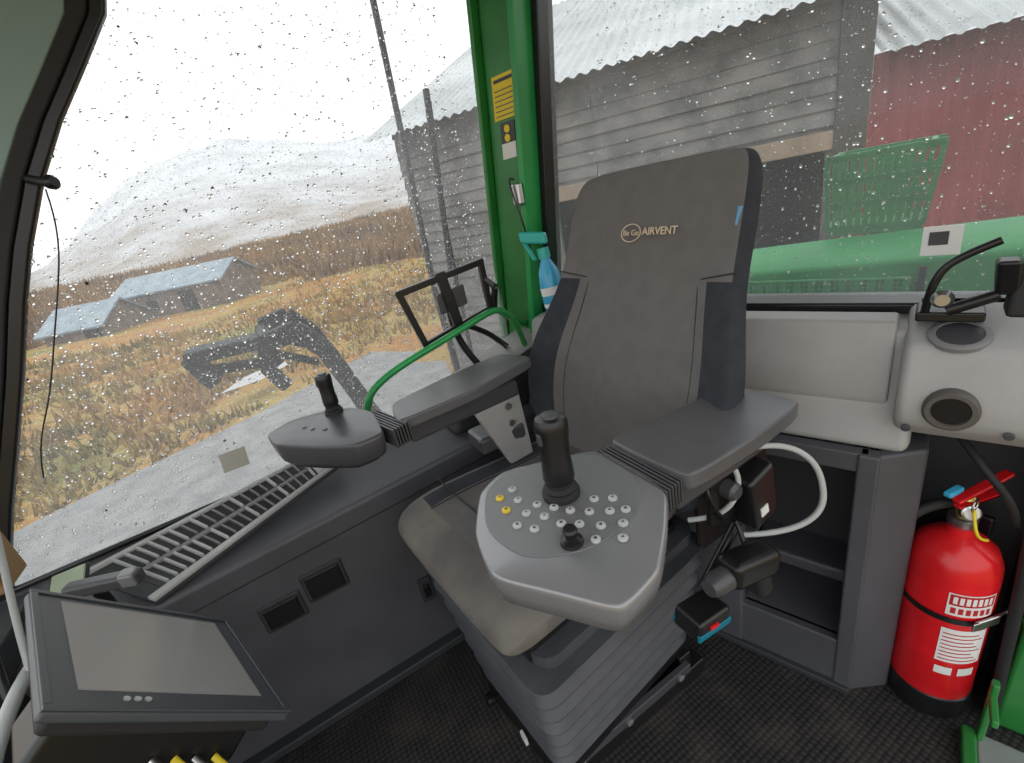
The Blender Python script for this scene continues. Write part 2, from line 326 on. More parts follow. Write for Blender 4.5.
rbox('post_lower',(1.10,1.20),(1.235,1.34),(0,.72),M_blk,df,.01)
rbox('post_green',(1.05,1.10),(1.245,1.34),(0,.30),M_grn,df,.01)
rbox('post_upper',(1.12,1.22),(1.20,1.34),(.955,2.12),M_blk,df,.01)
tube('door_seal_hose',[RP(1.08,1.20,.72),RP(1.05,1.21,.66),RP(1.04,1.22,.5),RP(1.05,1.23,.3),RP(1.05,1.24,.02)],.010,M_rub,df)
tube('cable_bundle',[RP(1.10,1.09,.72),RP(1.04,1.12,.70),RP(1.02,1.15,.66),RP(1.03,1.18,.62),RP(1.06,1.20,.55)],.007,M_rub,df)
rbox('sill_green',(.70,1.0),(1.19,1.215),(.0,.03),M_grn,df,.006)
rbox('sill_outer',(.60,1.0),(1.215,1.5),(-.02,.02),mat('sill_silver',(.35,.36,.36),.4,metal=.5),df,.005)
obox('sill_bracket',RP(.99,1.22,.10),TR_*.012,NR*.02,(0,0,.20),M_grn,df,.004)
obox('sill_bracket_arm',RP(.96,1.22,.16),TR_*.012,NR*.08,(0,0,.02),M_grn,df,.004)
ll=empty('window_latch_lever')
tube('arm',[RP(1.06,1.022,.965),RP(1.05,1.024,1.00),RP(1.05,1.030,1.045),RP(1.05,1.055,1.065),RP(1.05,1.10,1.088)],.0065,M_blk,ll)
rbox('base_plate',(1.05,1.12),(1.01,1.10),(.950,.968),M_blk,ll,.004)
lathe('clamp_knob',[(.014,0),(.016,.008),(.010,.018)],RP(1.05,1.042,.995),M_steel,ll,axis=fn)
rod('arm_b',RP(1.05,1.05,.972),RP(1.05,1.11,1.0),.010,M_blk,ll)
obox('catch_block',RP(1.05,1.115,1.03),TR_*.03,NR*.04,(-.02,0,.06),M_blk,ll,.007)
obox('catch_block_b',RP(1.06,1.14,1.00),TR_*.04,NR*.05,(.01,0,.07),M_rub,ll,.008)
rbox('caution_sticker',(1.205,1.209),(1.003,1.06),(1.035,1.09),M_wht,w2); rbox('caution_print',(1.2035,1.205),(1.013,1.041),(1.055,1.08),M_podd,w2)
# ------------------------------------------------------------------ seat
seat=empty('operator_seat')
cr=math.radians(7)
def rot(p):
    x,y=p[0]-.5,p[1]-.79
    return V((.5+x*math.cos(cr)-y*math.sin(cr),.79+x*math.sin(cr)+y*math.cos(cr),p[2]))
CZ=.638; CX=.105; CY=.822
uu=[-1,-.97,-.85,-.62,-.58,-.3,0,.3,.58,.62,.85,.97,1]
rings=[]
xs=[(.0,.22,-.060,-.070),(.006,.245,-.035,-.085),(.03,.260,-.012,-.09),(.08,.265,.0,-.09),(.16,.265,.0,-.09),(.28,.262,-.012,-.09),(.38,.255,-.02,-.09),(.49,.245,-.02,-.09),(.57,.235,-.03,-.09)]
for dx,w,zt,zb in xs:
    ring=[]
    for u in uu:
        h=zt+.020*abs(u)**2.5*(1 if abs(u)<.9 else .4)-(.006 if .57<abs(u)<.63 else 0)-(.02 if abs(u)>.96 else 0)
        ring.append(rot((CX+dx,CY+u*w,CZ+h)))
    for u in [1,.9,0,-.9,-1]:
        ring.append(rot((CX+dx,CY+u*w*.96,CZ+zb+(.02 if abs(u)==1 else 0))))
    rings.append(ring)
loft('cushion',rings,[M_fab,M_fabd,M_fabw],seat,sub=2,matf=lambda i,j:(2 if (i<3 or (j<3 and i<5)) else (0 if 3<=j<=8 or j<2 or j>9 else 1)))
for s in (-.6,.6):
    tube('cushion_seam_%d'%(s>0),[rot((CX+dx,CY+s*w,CZ+zt+.0065)) for dx,w,zt,zb in xs[3:]],.0018,M_seam,seat)
tube('cushion_piping',[rot((CX+.15,CY+u*.262,CZ+.0+.018*abs(u)**2.5)) for u in (-.98,-.8,-.5,0,.5,.8,.98)],.002,M_seam,seat)
lean=math.radians(17)
X0,Zb=.615,.585; H=.755
lev=[(-.03,.21,.02,.06),(0,.245,.03,.07),(.08,.275,.05,.075),(.2,.305,.075,.08),(.34,.312,.085,.08),(.45,.297,.075,.08),(.56,.270,.05,.08),(.66,.252,.03,.08),(.76,.246,.022,.085),(.86,.243,.02,.085),(.94,.237,.015,.08),(.985,.222,.005,.065),(1.0,.195,-.01,.05)]
ub=[-1,-.96,-.85,-.7,-.62,-.4,-.15,.15,.4,.62,.7,.85,.96,1]
def bp_(f,s,h):
    s=s-.032*h/H
    return rot((X0+h*math.sin(lean)-f*math.cos(lean),.79+s,Zb+h*math.cos(lean)+f*math.sin(lean)))
def front(u,v,wing):
    lum=.02*math.exp(-((v-.28)/.2)**2)+.012*math.exp(-((v-.85)/.12)**2)
    g=-.006 if .60<abs(u)<.64 and v<.75 else 0
    return wing*max(0,abs(u)-.45)**1.3*2.2*(1 if abs(u)<.97 else .9)+lum*(1-u*u)+g
rings=[]
for v,w,wing,th in lev:
    ring=[bp_(front(u,v,wing)-(.012 if abs(u)==1 else 0),u*w,v*H) for u in ub]
    ring+=[bp_(-th+.02*abs(u)**3+ wing*max(0,abs(u)-.5),u*w*.97,v*H) for u in [1,.8,.3,-.3,-.8,-1]]
    rings.append(ring)
loft('backrest',rings,[M_fab,M_fabd],seat,sub=2,matf=lambda i,j:(0 if (3<=j<=9 and i<7) or (i>=7 and 0<j<13) else 1))
for s in (-.62,.62):
    tube('backrest_seam_%d'%(s>0),[bp_(front(s,v,wing)+.002,s*w,v*H) for v,w,wing,th in lev[1:8]],.002,M_seam,seat)
for sgn in (-1,1):
    tube('headrest_seam_%d'%(sgn>0),[bp_(front(u,.655+.02*(1-u),lev[7][2])+.0015,sgn*u*lev[7][1],(.665+.05*(u-.62))*H) for u in (.62,.72,.85,.98)],.0018,M_seam,seat)
upv=(bp_(0,0,1)-bp_(0,0,0)); rgt=rot((0,-1,0))-rot((0,0,0))
text('embroidered_logo_text','AIRVENT',.023,bp_(.019,-.052,.80*H),rgt,upv,M_logo,seat,.001,.0003)
lc=bp_(.019,.026,.80*H)
tube('embroidered_logo_oval',[lc+rgt*(.028*math.cos(a))+upv.normalized()*(.020*math.sin(a)) for a in [i*math.pi/8 for i in range(16)]],.0014,M_logo,seat,cyc=True)
text('embroidered_logo_script','Be Ge',.018,lc,rgt,upv,M_logo,seat,.001)
hexa('side_tag',[bp_(.012,-.222,.80*H),bp_(.010,-.231,.80*H),bp_(.010,-.231,.845*H),bp_(.012,-.222,.845*H)]+[bp_(.020,-.222,.80*H),bp_(.016,-.231,.80*H),bp_(.016,-.231,.845*H),bp_(.020,-.222,.845*H)],mat('tag_blue',(.1,.3,.5),.6),seat)
lathe('recliner_knob',[(.028,0),(.03,.015),(.022,.03)],rot((.70,.52,.74)),M_blk,seat,axis=(0,-1,0))
obox('seat_pan',rot((.38,.80,.525)),(.44,.05,0),(-.045,.42,0),(0,0,.05),M_blk,seat,.01)
obox('recliner_bracket',rot((.66,.53,.60)),(.12,0,0),(0,.012,0),(0,0,.22),M_blk,seat,.01)
def rrect(cx,cy,hx,hy,z,r=.04,n=5):
    out=[]
    for k,(sx,sy) in enumerate([(1,1),(-1,1),(-1,-1),(1,-1)]):
        for i in range(n):
            a=math.pi/2*(k+i/(n-1)); p=rot((cx+sx*(hx-r)+r*math.cos(a),cy+sy*(hy-r)+r*math.sin(a),z)); out.append(p)
    return out
rings=[]; nb=6; zt,zb=.505,.14
for i in range(nb*2+1):
    f=i/(nb*2); z=zt+(zb-zt)*f; o=.022 if i%2==0 else 0
    rings.append(rrect(.378+f*.022,.770-f*.004,.258-f*.018+o-.022,.245-f*.070+o-.022,z))
loft('suspension_bellows',rings,M_bel,seat,smooth=False,bevel=.003)
prism('suspension_top_plate',rrect(.395,.780,.235,.225,.503),(0,0,.03),M_bel,seat)
prism('base_frame_upper',rrect(.415,.77,.235,.165,.085,.02),(0,0,.06),M_blk,seat)
box('base_rail_near',(.2,.68),(.590,.630),(.0,.05),M_blk,seat,.005)
box('base_rail_far',(.16,.66),(.875,.915),(.0,.05),M_blk,seat,.005)
obox('base_cross_front',(.20,.75,.05),(.05,0,0),(-.04,.28,0),(0,0,.09),M_blk,seat,.004)
box('base_cross_rear',(.60,.64),(.60,.90),(.0,.10),M_blk,seat,.004)
box('base_slide',(.26,.62),(.584,.60),(.055,.085),M_podd,seat,.002)
for x in (.25,.40,.58): lathe('bolt_%d'%int(x*100),[(.01,0),(.01,.008),(.006,.01)],(x,.586,.07),M_podp,seat,axis=(0,-1,0))
box('base_label',(.165,.172),(.70,.725),(.05,.075),M_wht,seat)
rod('height_knob_stem',(.20,.80,.12),(.145,.80,.13),.007,M_blk,seat); lathe('height_knob',[(.012,0),(.016,.01),(.014,.028)],(.15,.80,.13),M_blk,seat,axis=(-1,0,.3))
prism('armrest_pad',chaikin([(.775,.420,.822),(.765,.558,.822),(.60,.580,.822),(.445,.590,.822),(.455,.408,.822),(.62,.408,.822)],3,.1),(0,0,.033),M_pad,seat,.008)
prism('armrest_understructure',[(.70,.44,.775),(.70,.54,.775),(.45,.56,.775),(.45,.43,.775)],(0,0,.05),M_podd,seat,.01)
for i in range(6):
    x=.418+i*.0075
    obox('accordion_rib_%d'%i,(x,.503,.822),(.0045,0,0),(0,.17-.002*i,0),(0,0,.045),M_podd,seat,.002)
def pod(name,poly,z,dep,m,mb,c=.12):
    base=[V((p[0],p[1],0)) for p in poly]; base=chaikin(base,3,c)
    c=sum(base,V())/len(base)
    def rg(s,zz): return [V((c.x+(p.x-c.x)*s,c.y+(p.y-c.y)*s,zz)) for p in base]
    loft(name,[rg(.60,z-dep),rg(.88,z-dep*.95),rg(.95,z-dep*.8),rg(.99,z-dep*.4),rg(1.0,z-.010),rg(.995,z-.004),rg(.98,z-.001),rg(.96,z),rg(.5,z+.0005)],m,seat)
    loft(name+'_lower_shell',[rg(.5,z-dep-.008),rg(.80,z-dep-.006),rg(.88,z-dep*.9)],mb,seat)
pod('control_pod',[(.198,.640),(.258,.668),(.345,.632),(.430,.595),(.428,.425),(.36,.365),(.30,.320),(.225,.306),(.180,.375),(.125,.455),(.145,.55)],.843,.065,M_pod,M_podd,.13)
pl=chaikin([(.205,.628,.843),(.258,.652,.843),(.345,.618,.843),(.415,.585,.843),(.412,.46,.843),(.345,.405,.843),(.25,.402,.843),(.175,.45,.843),(.16,.54,.843)],3,.2)
prism('button_panel',pl,(0,0,.0025),M_podp,seat,.001)
def PB(px,py): dx,dy=px-560,py-495; return (.297+.0012*dx-.0012*dy,.533-.0012*dx-.0018*dy)
btn=[(500,503,1),(508,517,1),(519,505,0),(520,533,0),(528,520,0),(538,510,0),(545,523,0),(554,513,0),(569,516,0),(586,517,0),(604,516,0),(618,514,0),(576,530,0),(594,531,0),(613,528,0),(588,544,0),(610,542,0),(536,536,0),(512,492,0),(592,503,0),(609,502,0),(560,530,0)]
for i,(px,py,y) in enumerate(btn):
    x,yy=PB(px,py); lathe('button_%d'%i,[(.0072,0),(.0072,.003),(.0055,.004),(.001,.0042)],(x,yy,.8453),M_bty if y else M_btn,seat,n=14)
    lathe('button_symbol_%d'%i,[(.0026,0),(.0026,.0006)],(x,yy,.8494),M_podd,seat,n=5 if i%2 else 3)
x,yy=PB(568,547); lathe('thumb_dial_base',[(.017,0),(.016,.006),(.008,.010),(.008,.018),(.011,.022),(.009,.026)],(x,yy,.845),M_blk,seat)
def joystick(tag,c,s):
    lathe(tag+'_boot',[(.032*s,0),(.032*s,.008*s),(.026*s,.012*s),(.028*s,.017*s),(.022*s,.022*s),(.023*s,.030*s)],c,M_rub,seat)
    c=V(c); ax=V((.04,.02,1))
    lathe(tag+'_grip',[(.021*s,.025*s),(.0265*s,.035*s),(.0255*s,.055*s),(.024*s,.075*s),(.025*s,.10*s),(.0275*s,.125*s),(.0275*s,.135*s),(.024*s,.143*s),(.010*s,.146*s)],c,M_blk,seat,axis=ax)
    lathe(tag+'_cap',[(.015*s,.144*s),(.014*s,.149*s),(.002*s,.150*s)],c,M_podd,seat,axis=ax)
    obox(tag+'_switch',c+V((-.020*s,0,.115*s)),(.008*s,0,0),(0,.012*s,0),(0,0,.02*s),M_podd,seat,.002)
joystick('joystick',(.297,.528,.845),.97)
hexa('arm_bracket',[V(p) for p in [(.56,.455,.66),(.74,.455,.62),(.74,.47,.62),(.56,.47,.66),(.56,.455,.79),(.72,.455,.79),(.72,.47,.79),(.56,.47,.79)]],M_blk,seat,.006)
obox('arm_hinge_block',(.66,.44,.70),(.07,0,.02),(0,.05,0),(-.02,0,.12),M_blk,seat,.01)
obox('arm_lock_label',(.655,.414,.675),(.02,0,.004),(0,.002,0),(-.004,0,.02),M_wht,seat)
lathe('arm_pivot',[(.018,0),(.018,.02),(.012,.026)],(.60,.455,.735),M_podd,seat,axis=(0,-1,0))
tube('coiled_cable_loop',[(.66,.44,.80),(.70,.42,.80),(.74,.38,.775),(.745,.36,.71),(.73,.35,.655),(.68,.39,.62),(.62,.44,.62)],.0055,M_cab,seat)
tube('cable_b',[(.60,.47,.80),(.62,.44,.78),(.61,.43,.72),(.58,.45,.68),(.55,.5,.66)],.005,M_cab,seat)
tube('cable_c',[(.56,.47,.77),(.54,.44,.74),(.56,.44,.69),(.62,.46,.64)],.004,M_blk,seat)
rod('adjust_lever',(.66,.47,.62),(.52,.45,.54),.010,M_blk,seat)
fd=V((-.97,-.26,0)).normalized(); fs_=V((-.26,.97,0)).normalized()
prism('far_armrest_pad',chaikin([(.55,.985,.875),(.51,1.105,.875),(.36,1.085,.875),(.165,1.04,.875),(.145,.915,.875),(.34,.925,.875)],3,.1),(0,0,.028),M_pad,seat,.008)
prism('far_armrest_understructure',[(.50,1.01,.80),(.47,1.08,.80),(.16,1.02,.83),(.17,.93,.83)],(0,0,.05),M_podd,seat,.01)
for i in range(6):
    obox('far_accordion_rib_%d'%i,V((.150,.985,.872))+fd*(i*.0075),fd*.0045,fs_*.15,(0,0,.045),M_podd,seat,.002)
pod('far_control_pod',[(-.115,1.16),(-.10,1.075),(-.02,.975),(.05,.905),(.115,.905),(.125,1.05),(.09,1.13),(.02,1.18),(-.06,1.20)],.895,.062,M_podd,M_walld,.12)
joystick('far_joystick',(.045,1.14,.895),.70)
for k,(x,y) in enumerate([(-.03,1.11),(-.015,1.08),(.01,1.05)]): lathe('far_button_%d'%k,[(.005,0),(.005,.002),(.001,.003)],(x,y,.896),M_podp,seat,n=12)
hexa('far_arm_bracket',[V(p) for p in [(.42,.99,.62),(.50,1.0,.60),(.50,1.02,.60),(.42,1.01,.62),(.34,.98,.83),(.50,1.02,.83),(.50,1.04,.83),(.34,1.0,.83)]],M_con,seat,.006)
obox('far_arm_foot',(.42,1.05,.70),(.14,0,0),(0,.10,0),(0,0,.05),M_podd,seat,.012)
for z_ in (.74,.79): lathe('far_bracket_bolt_%d'%int(z_*100),[(.009,0),(.009,.006)],(.45,1.0,z_),M_steel,seat,axis=(0,-1,0))
ct=empty('cordless_drill')
obox('motor_body',(.585,.40,.60),(.11,-.01,-.02),(0,.055,0),(.01,0,.055),M_blk,ct,.014)
obox('grip',(.61,.40,.555),(.04,0,0),(0,.045,0),(-.02,0,.09),M_rub,ct,.012)
obox('battery_pack',(.475,.415,.54),(.080,0,-.01),(0,.06,0),(.01,0,.04),M_blk,ct,.008)
obox('battery_band',(.475,.415,.530),(.082,0,-.01),(0,.062,0),(.002,0,.014),mat('tool_cyan',(.0,.16,.24),.4),ct,.002)
obox('battery_label',(.47,.383,.545),(.02,0,-.003),(0,.003,0),(0,0,.008),M_red,ct)
lathe('chuck',[(.022,0),(.022,.03),(.015,.045)],(.53,.405,.60),M_podd,ct,axis=(-1,0,.1))
tube('hang_strap',[(.61,.42,.60),(.62,.44,.63),(.62,.45,.65)],.005,M_blk,ct)
# ------------------------------------------------------------------ monitor
mo=empty('touchscreen_monitor')
TL=V((-.444,.827,.91));TRr=V((-.284,.892,.66));BR=V((-.187,.614,.655));BL=V((-.349,.551,.907))
ex=(TRr-TL+BR-BL)/2; ey=(TL-BL+TRr-BR)/2; cc=(TL+TRr+BR+BL)/4; nn=ex.cross(ey).normalized(); nn=nn if nn.x>0 else -nn
def mp_(a,b_,h=0): return cc+ex*a+ey*b_+nn*h
def mpr(name,a0,a1,b0,b1,h0,h1,m,bev=0):
    return hexa(name,[mp_(a0,b0,h0),mp_(a1,b0,h0),mp_(a1,b1,h0),mp_(a0,b1,h0),mp_(a0,b0,h1),mp_(a1,b0,h1),mp_(a1,b1,h1),mp_(a0,b1,h1)],m,mo,bev)
mpr('housing',-.46,.46,-.46,.46,-.035,-.012,M_rub,.008)
mpr('bezel',-.5,.51,-.5,.5,-.014,0,M_bez,.005)
for nm,q_ in (('a',(-.5,.51,-.5,-.47)),('b',(-.5,.51,.47,.5)),('c',(-.5,-.47,-.47,.47)),('d',(.48,.51,-.47,.47))): mpr('bezel_lip_'+nm,*q_,0,.003,M_bez,.001)
mpr('screen',-.38,.40,-.36,.42,0,.0012,M_scr)
for i,a in enumerate((-.22,-.18,-.14)): lathe('key_%d'%i,[(.004,0),(.004,.002)],mp_(a,-.415),M_btn,mo,axis=nn,n=12)
rod('mount_arm',mp_(0,0,-.03),mp_(0,0,-.14),.022,M_blk,mo)
rod('mount_column',mp_(0,0,-.14),(-.50,.66,0),.028,M_blk,mo)
mpr('lower_bay',-.42,.40,-.42,-.1,-.085,-.03,M_blk,.01)
for i in range(4):
    p0=mp_(.02+i*.09,-.42,-.07); rod('connector_%d'%i,p0,p0+V((.010,-.014,-.012)),.0045,[M_steel,M_yel,M_steel,M_yel][i],mo); tube('cable_%d'%i,[p0+V((.010,-.014,-.012)),p0+V((.03,-.05,-.06)),p0+V((.03,-.06,-.14)),p0+V((-.05,0,-.3))],.004,M_blk,mo)
th=empty('tablet_holder_frame')
q=[V((.31,1.24,1.115)),V((.575,1.25,1.140)),V((.575,1.25,.999)),V((.345,1.24,.955))]
def bar(name,a,b_,w=.018,d=.018):
    a=V(a);b_=V(b_);e=(b_-a); n=V((0,1,0)); s=e.cross(n).normalized(); obox(name,(a+b_)/2,e+e.normalized()*w,s*w,n*d,M_blk,th,.003)
bar('frame_top',q[0],q[1]);bar('frame_side_a',q[1],q[2]);bar('frame_bottom',q[2],q[3]);bar('frame_side_b',q[3],q[0])
bar('cross_bar',(q[0]+q[1])/2,(q[2]+q[3])/2,.03)
obox('mount_plate',((q[0]+q[2])/2)+V((.02,.01,0)),(.09,0,.01),(0,.012,0),(0,0,.06),M_podd,th,.004)
bar('side_wing',V((.575,1.25,1.09)),V((.60,1.24,1.06)),.016); bar('side_wing_b',V((.60,1.24,1.06)),V((.59,1.25,1.0)),.016)
tube('stand_arm',[(.45,1.26,1.04),(.46,1.30,.98),(.47,1.30,.90),(.50,1.28,.84),(.52,1.28,.80)],.011,M_blk,th)
tube('stand_arm_b',[(.48,1.27,.97),(.56,1.3,.93),(.60,1.3,.88),(.62,1.28,.85)],.009,M_blk,th)
gr=empty('green_grab_rail')
tube('rail',[(.09,1.20,.70),(.11,1.20,.80),(.13,1.20,.87),(.17,1.20,.905),(.25,1.20,.935),(.4,1.20,.965),(.52,1.20,.995),(.57,1.21,1.0),(.60,1.23,.985),(.66,1.27,.93),(.70,1.30,.90),(.76,1.34,.88)],.010,M_grnl,gr)
tube('rail_branch',[(.60,1.23,.985),(.64,1.24,.96),(.66,1.25,.92),(.67,1.25,.84)],.009,M_grn,gr)
sb=empty('spray_bottle')
cbp=RP(1.085,.190,.935); axb=V((-.03,.12,1)).normalized(); k=1.2
def LB(name,prof,m): lathe(name,[(r*k,z*k) for r,z in prof],cbp,m,sb,axis=axb)
LB('body',[(.026,0),(.030,.006),(.030,.09),(.024,.12),(.012,.145),(.012,.16)],M_bluep)
LB('label',[(.0306,.03),(.0306,.08)],M_wht); LB('label_band',[(.0309,.04),(.0309,.06)],M_bluep)
LB('collar',[(.015,.15),(.015,.175)],M_tealp)
hd=cbp+axb*.195*k
obox('trigger_head',hd+V((-.012,.018,.008)),(-.033,.09,.01),(.022,.014,0),(0,.005,.034),M_tealp,sb,.008)
obox('trigger',hd+V((-.02,.038,-.03)),(.012,0,0),(0,.012,0),(-.01,.03,.055),M_tealp,sb,.003)
# ------------------------------------------------------------------ extinguisher
fe=empty('fire_extinguisher')
ec=V((1.055,.250,.045))
lathe('foot',[(.076,-.045),(.078,-.03),(.078,.02),(.072,.025)],ec,M_blk,fe)
lathe('cylinder',[(.071,.01),(.075,.02),(.075,.36),(.073,.385),(.063,.415),(.042,.436),(.022,.448),(.020,.47)],ec,M_red,fe,n=40)
lathe('neck_ring',[(.022,.465),(.024,.47),(.024,.485),(.018,.49)],ec,M_steel,fe)
lathe('valve',[(.016,.485),(.018,.51),(.018,.53),(.011,.54)],ec,mat('brass',(.6,.45,.15),.3,metal=1),fe)
obox('handle_upper',ec+V((.01,-.015,.56)),(.10,-.042,.038),(.008,.018,0),(0,0,.009),M_red,fe,.004)
obox('handle_lower',ec+V((.01,-.015,.532)),(.09,-.038,.012),(.008,.018,0),(0,0,.008),M_red,fe,.004)
lathe('gauge',[(.016,0),(.016,.012),(.012,.014)],ec+V((-.02,-.01,.515)),M_steel,fe,axis=(-.7,-.6,.2)); lathe('gauge_face',[(.012,.0),(.012,.0145)],ec+V((-.02,-.01,.515)),M_wht,fe,axis=(-.7,-.6,.2))
tube('safety_pin_ring',[ec+V((-.03,-.02,.54))+V((.014*math.cos(a),.0,.014*math.sin(a))) for a in [i*math.pi/4 for i in range(8)]],.0018,M_steel,fe,cyc=True)
tube('seal_tag',[ec+V((-.03,-.02,.53)),ec+V((-.045,-.03,.50)),ec+V((-.05,-.035,.475)),ec+V((-.02,-.045,.465))],.003,M_yel,fe)
obox('blue_cap',ec+V((-.045,.01,.565)),(.03,-.01,.008),(.003,.015,0),(0,0,.012),M_bluep,fe,.004)
tube('hose',[ec+V((-.01,.02,.515)),ec+V((-.05,.05,.51)),ec+V((-.075,.07,.47)),ec+V((-.082,.082,.40)),ec+V((-.066,.082,.2)),ec+V((-.056,.082,.1))],.010,M_rub,fe)
lathe('hose_nozzle',[(.012,0),(.016,.05),(.018,.06)],ec+V((-.056,.082,.10)),M_blk,fe,axis=(0,0,-1))
def arcband(name,a0,a1,z0,z1,r,m,n=14):
    vs=[];fs=[]
    for i in range(n+1):
        a=math.radians(a0+(a1-a0)*i/n)
        for z in (z0,z1): vs.append(ec+V((r*math.cos(a),r*math.sin(a),z)))
    for i in range(n): fs.append((2*i,2*i+2,2*i+3,2*i+1))
    return mesh(name,vs,fs,m,fe,smooth=True)
va0=math.degrees(math.atan2(-.25,-1.055))+4
M_lr=mat('label_red_print',(.45,.01,.015),.4)
arcband('label_white_a',va0+0,va0+62,.285,.345,.0762,M_wht); arcband('label_red_box',va0+2,va0+60,.313,.342,.0764,M_lr)
arcband('label_white_b',va0+0,va0+62,.145,.245,.0762,M_wht)
for k in range(8): arcband('label_line_%d'%k,va0+3,va0+56-(k%3)*6,.152+k*.011,.155+k*.011,.0765,M_lr)
for k in range(7): arcband('label_text_%d'%k,va0+6+k*7.5,va0+11+k*7.5,.318,.337,.0767,M_wht,3)
for k in range(6): arcband('label_text_b_%d'%k,va0+5+k*9,va0+11+k*9,.291,.307,.0765,M_lr,3)
arcband('pictogram_row',va0+2,va0+24,.105,.128,.0762,M_wht,6); arcband('pictogram_row_b',va0+32,va0+56,.105,.128,.0762,M_wht,6)
arcband('strap',-180,180,.262,.277,.0775,M_blk,36)
obox('strap_buckle',ec+V((-.03,-.075,.270)),(.06,-.022,0),(.003,.004,0),(0,0,.022),M_steel,fe,.003)
tube('strap_clip',[ec+V((-.05,-.065,.277)),ec+V((-.03,-.08,.287)),ec+V((.02,-.10,.292)),ec+V((.05,-.085,.274))],.003,M_steel,fe)
box('bracket_back',(1.12,1.135),(.22,.28),(.0,.5),M_blk,fe,.005)
wp=empty('windshield_wiper')
rod('blade',(.605,1.43,1.63),(.545,1.42,1.12),.010,M_rub,wp); rod('blade_back',(.612,1.44,1.60),(.555,1.43,1.15),.006,M_blk,wp); rod('arm_lower',(.575,1.445,1.35),(.56,1.46,.80),.008,M_blk,wp)
ms=empty('mirror_mast')
rod('pole',(.545,1.50,2.0),(.50,1.50,1.05),.010,M_blk,ms); rod('pole_lower',(.50,1.50,1.05),(.51,1.50,.70),.012,M_blk,ms)

# ------------------------------------------------------------------ OUTSIDE
M_grass=mat('autumn_grass',(.18,.155,.06),1,vscale=.5,col2=(.37,.225,.085),detail=10,spec=.1)
def ground_mat():
    m,nt,b=new_mat('autumn_field'); N=nt.nodes.new; L=nt.links.new; b.inputs['Roughness'].default_value=1; b.inputs['Specular IOR Level'].default_value=.1
    tc=N('ShaderNodeTexCoord'); n1=N('ShaderNodeTexNoise'); n1.inputs['Scale'].default_value=.3; n1.inputs['Detail'].default_value=8; L(tc.outputs['Object'],n1.inputs['Vector'])
    r=N('ShaderNodeValToRGB'); e=r.color_ramp.elements; e[0].position=.3; e[0].color=(.17,.19,.065,1); e[1].position=.7; e[1].color=(.24,.14,.08,1)
    x=e.new(.45); x.color=(.37,.28,.11,1); x=e.new(.57); x.color=(.38,.21,.08,1); L(n1.outputs['Fac'],r.inputs['Fac'])
    n2=N('ShaderNodeTexNoise'); n2.inputs['Scale'].default_value=6; n2.inputs['Detail'].default_value=10; n2.inputs['Roughness'].default_value=.8; L(tc.outputs['Object'],n2.inputs['Vector'])
    r2=N('ShaderNodeValToRGB'); r2.color_ramp.elements[0].position=.3; r2.color_ramp.elements[0].color=(.35,.3,.25,1); r2.color_ramp.elements[1].position=.7; r2.color_ramp.elements[1].color=(1.3,1.25,1.1,1); L(n2.outputs['Fac'],r2.inputs['Fac'])
    mx=N('ShaderNodeMixRGB'); mx.blend_type='MULTIPLY'; mx.inputs[0].default_value=1; L(r.outputs['Color'],mx.inputs[1]); L(r2.outputs['Color'],mx.inputs[2]); L(mx.outputs[0],b.inputs['Base Color']); return m
M_gnd=ground_mat()
def gz(r,azd):
    k=max(0,min(1,(azd+38)/34)); k=k*k*(3-2*k)
    return -1.47+(.018+.018*k)*max(0,r-28)
vs=[];fs=[]; radii=[0.5,2,4,6,9,13,18,25,35,50,75,110,160,200]; na=72
for r in radii:
    for k in range(na+1):
        ad=-180+360*k/na; a=math.radians(ad); x,y=r*math.sin(a),r*math.cos(a)
        vs.append(W(x,y,gz(r,ad)+(.25*noise.noise(V((x*.15,y*.15,0))) if r>8 else 0)))
for i in range(len(radii)-1):
    for k in range(na): a=i*(na+1)+k; fs.append((a,a+1,a+na+2,a+na+1))
mesh('autumn_field',vs,fs,M_gnd,smooth=True)
M_road=mat('wet_gravel',(.12,.12,.12),.6,vscale=3,col2=(.20,.20,.195),detail=10,bump=.3,bscale=60)
o1=V((-6.4,5.3));dr=V((.567,.824)); pr=V((.824,-.567))
rd=[o1+dr*s for s in (-14,-7,-3,0,3,6)]
wv=[0,.25,-.2,.1,-.15,.1]
inn=[6.5,6.5,6.5,6.5,5.2,2.0]
vs=[W((p-pr*w_).x,(p-pr*w_).y,-1.38) for p,w_ in zip(rd,wv)]+[W((p+pr*w_).x,(p+pr*w_).y,-1.38) for p,w_ in zip(rd,inn)]
mesh('gravel_road',vs,[(i,i+1,i+7,i+6) for i in range(5)],M_road)
mesh('white_tarp',[W(-5.7,8.6,-1.15),W(-5.0,8.9,-1.12),W(-4.7,9.6,-1.10),W(-4.9,9.9,-1.05),W(-5.4,9.3,-1.08),W(-5.35,9.0,-1.02)],[(0,1,5),(1,2,5),(2,3,5),(3,4,5),(4,0,5)],mat('tarp_white',(.42,.42,.42),.6))
vs=[];fs=[]
def blades(x,y,z0,h,nbl,wd,spread):
    for b_ in range(nbl):
        ax=random.uniform(0,6.28); lx,ly=random.uniform(-spread,spread),random.uniform(-spread,spread); i=len(vs)
        bx,by=x+random.uniform(-spread,spread),y+random.uniform(-spread,spread); hh=h*random.uniform(.6,1.1)
        vs.extend([W(bx-wd*math.cos(ax),by-wd*math.sin(ax),z0),W(bx+wd*math.cos(ax),by+wd*math.sin(ax),z0),W(bx+lx,by+ly,z0+hh)]); fs.append((i,i+1,i+2))
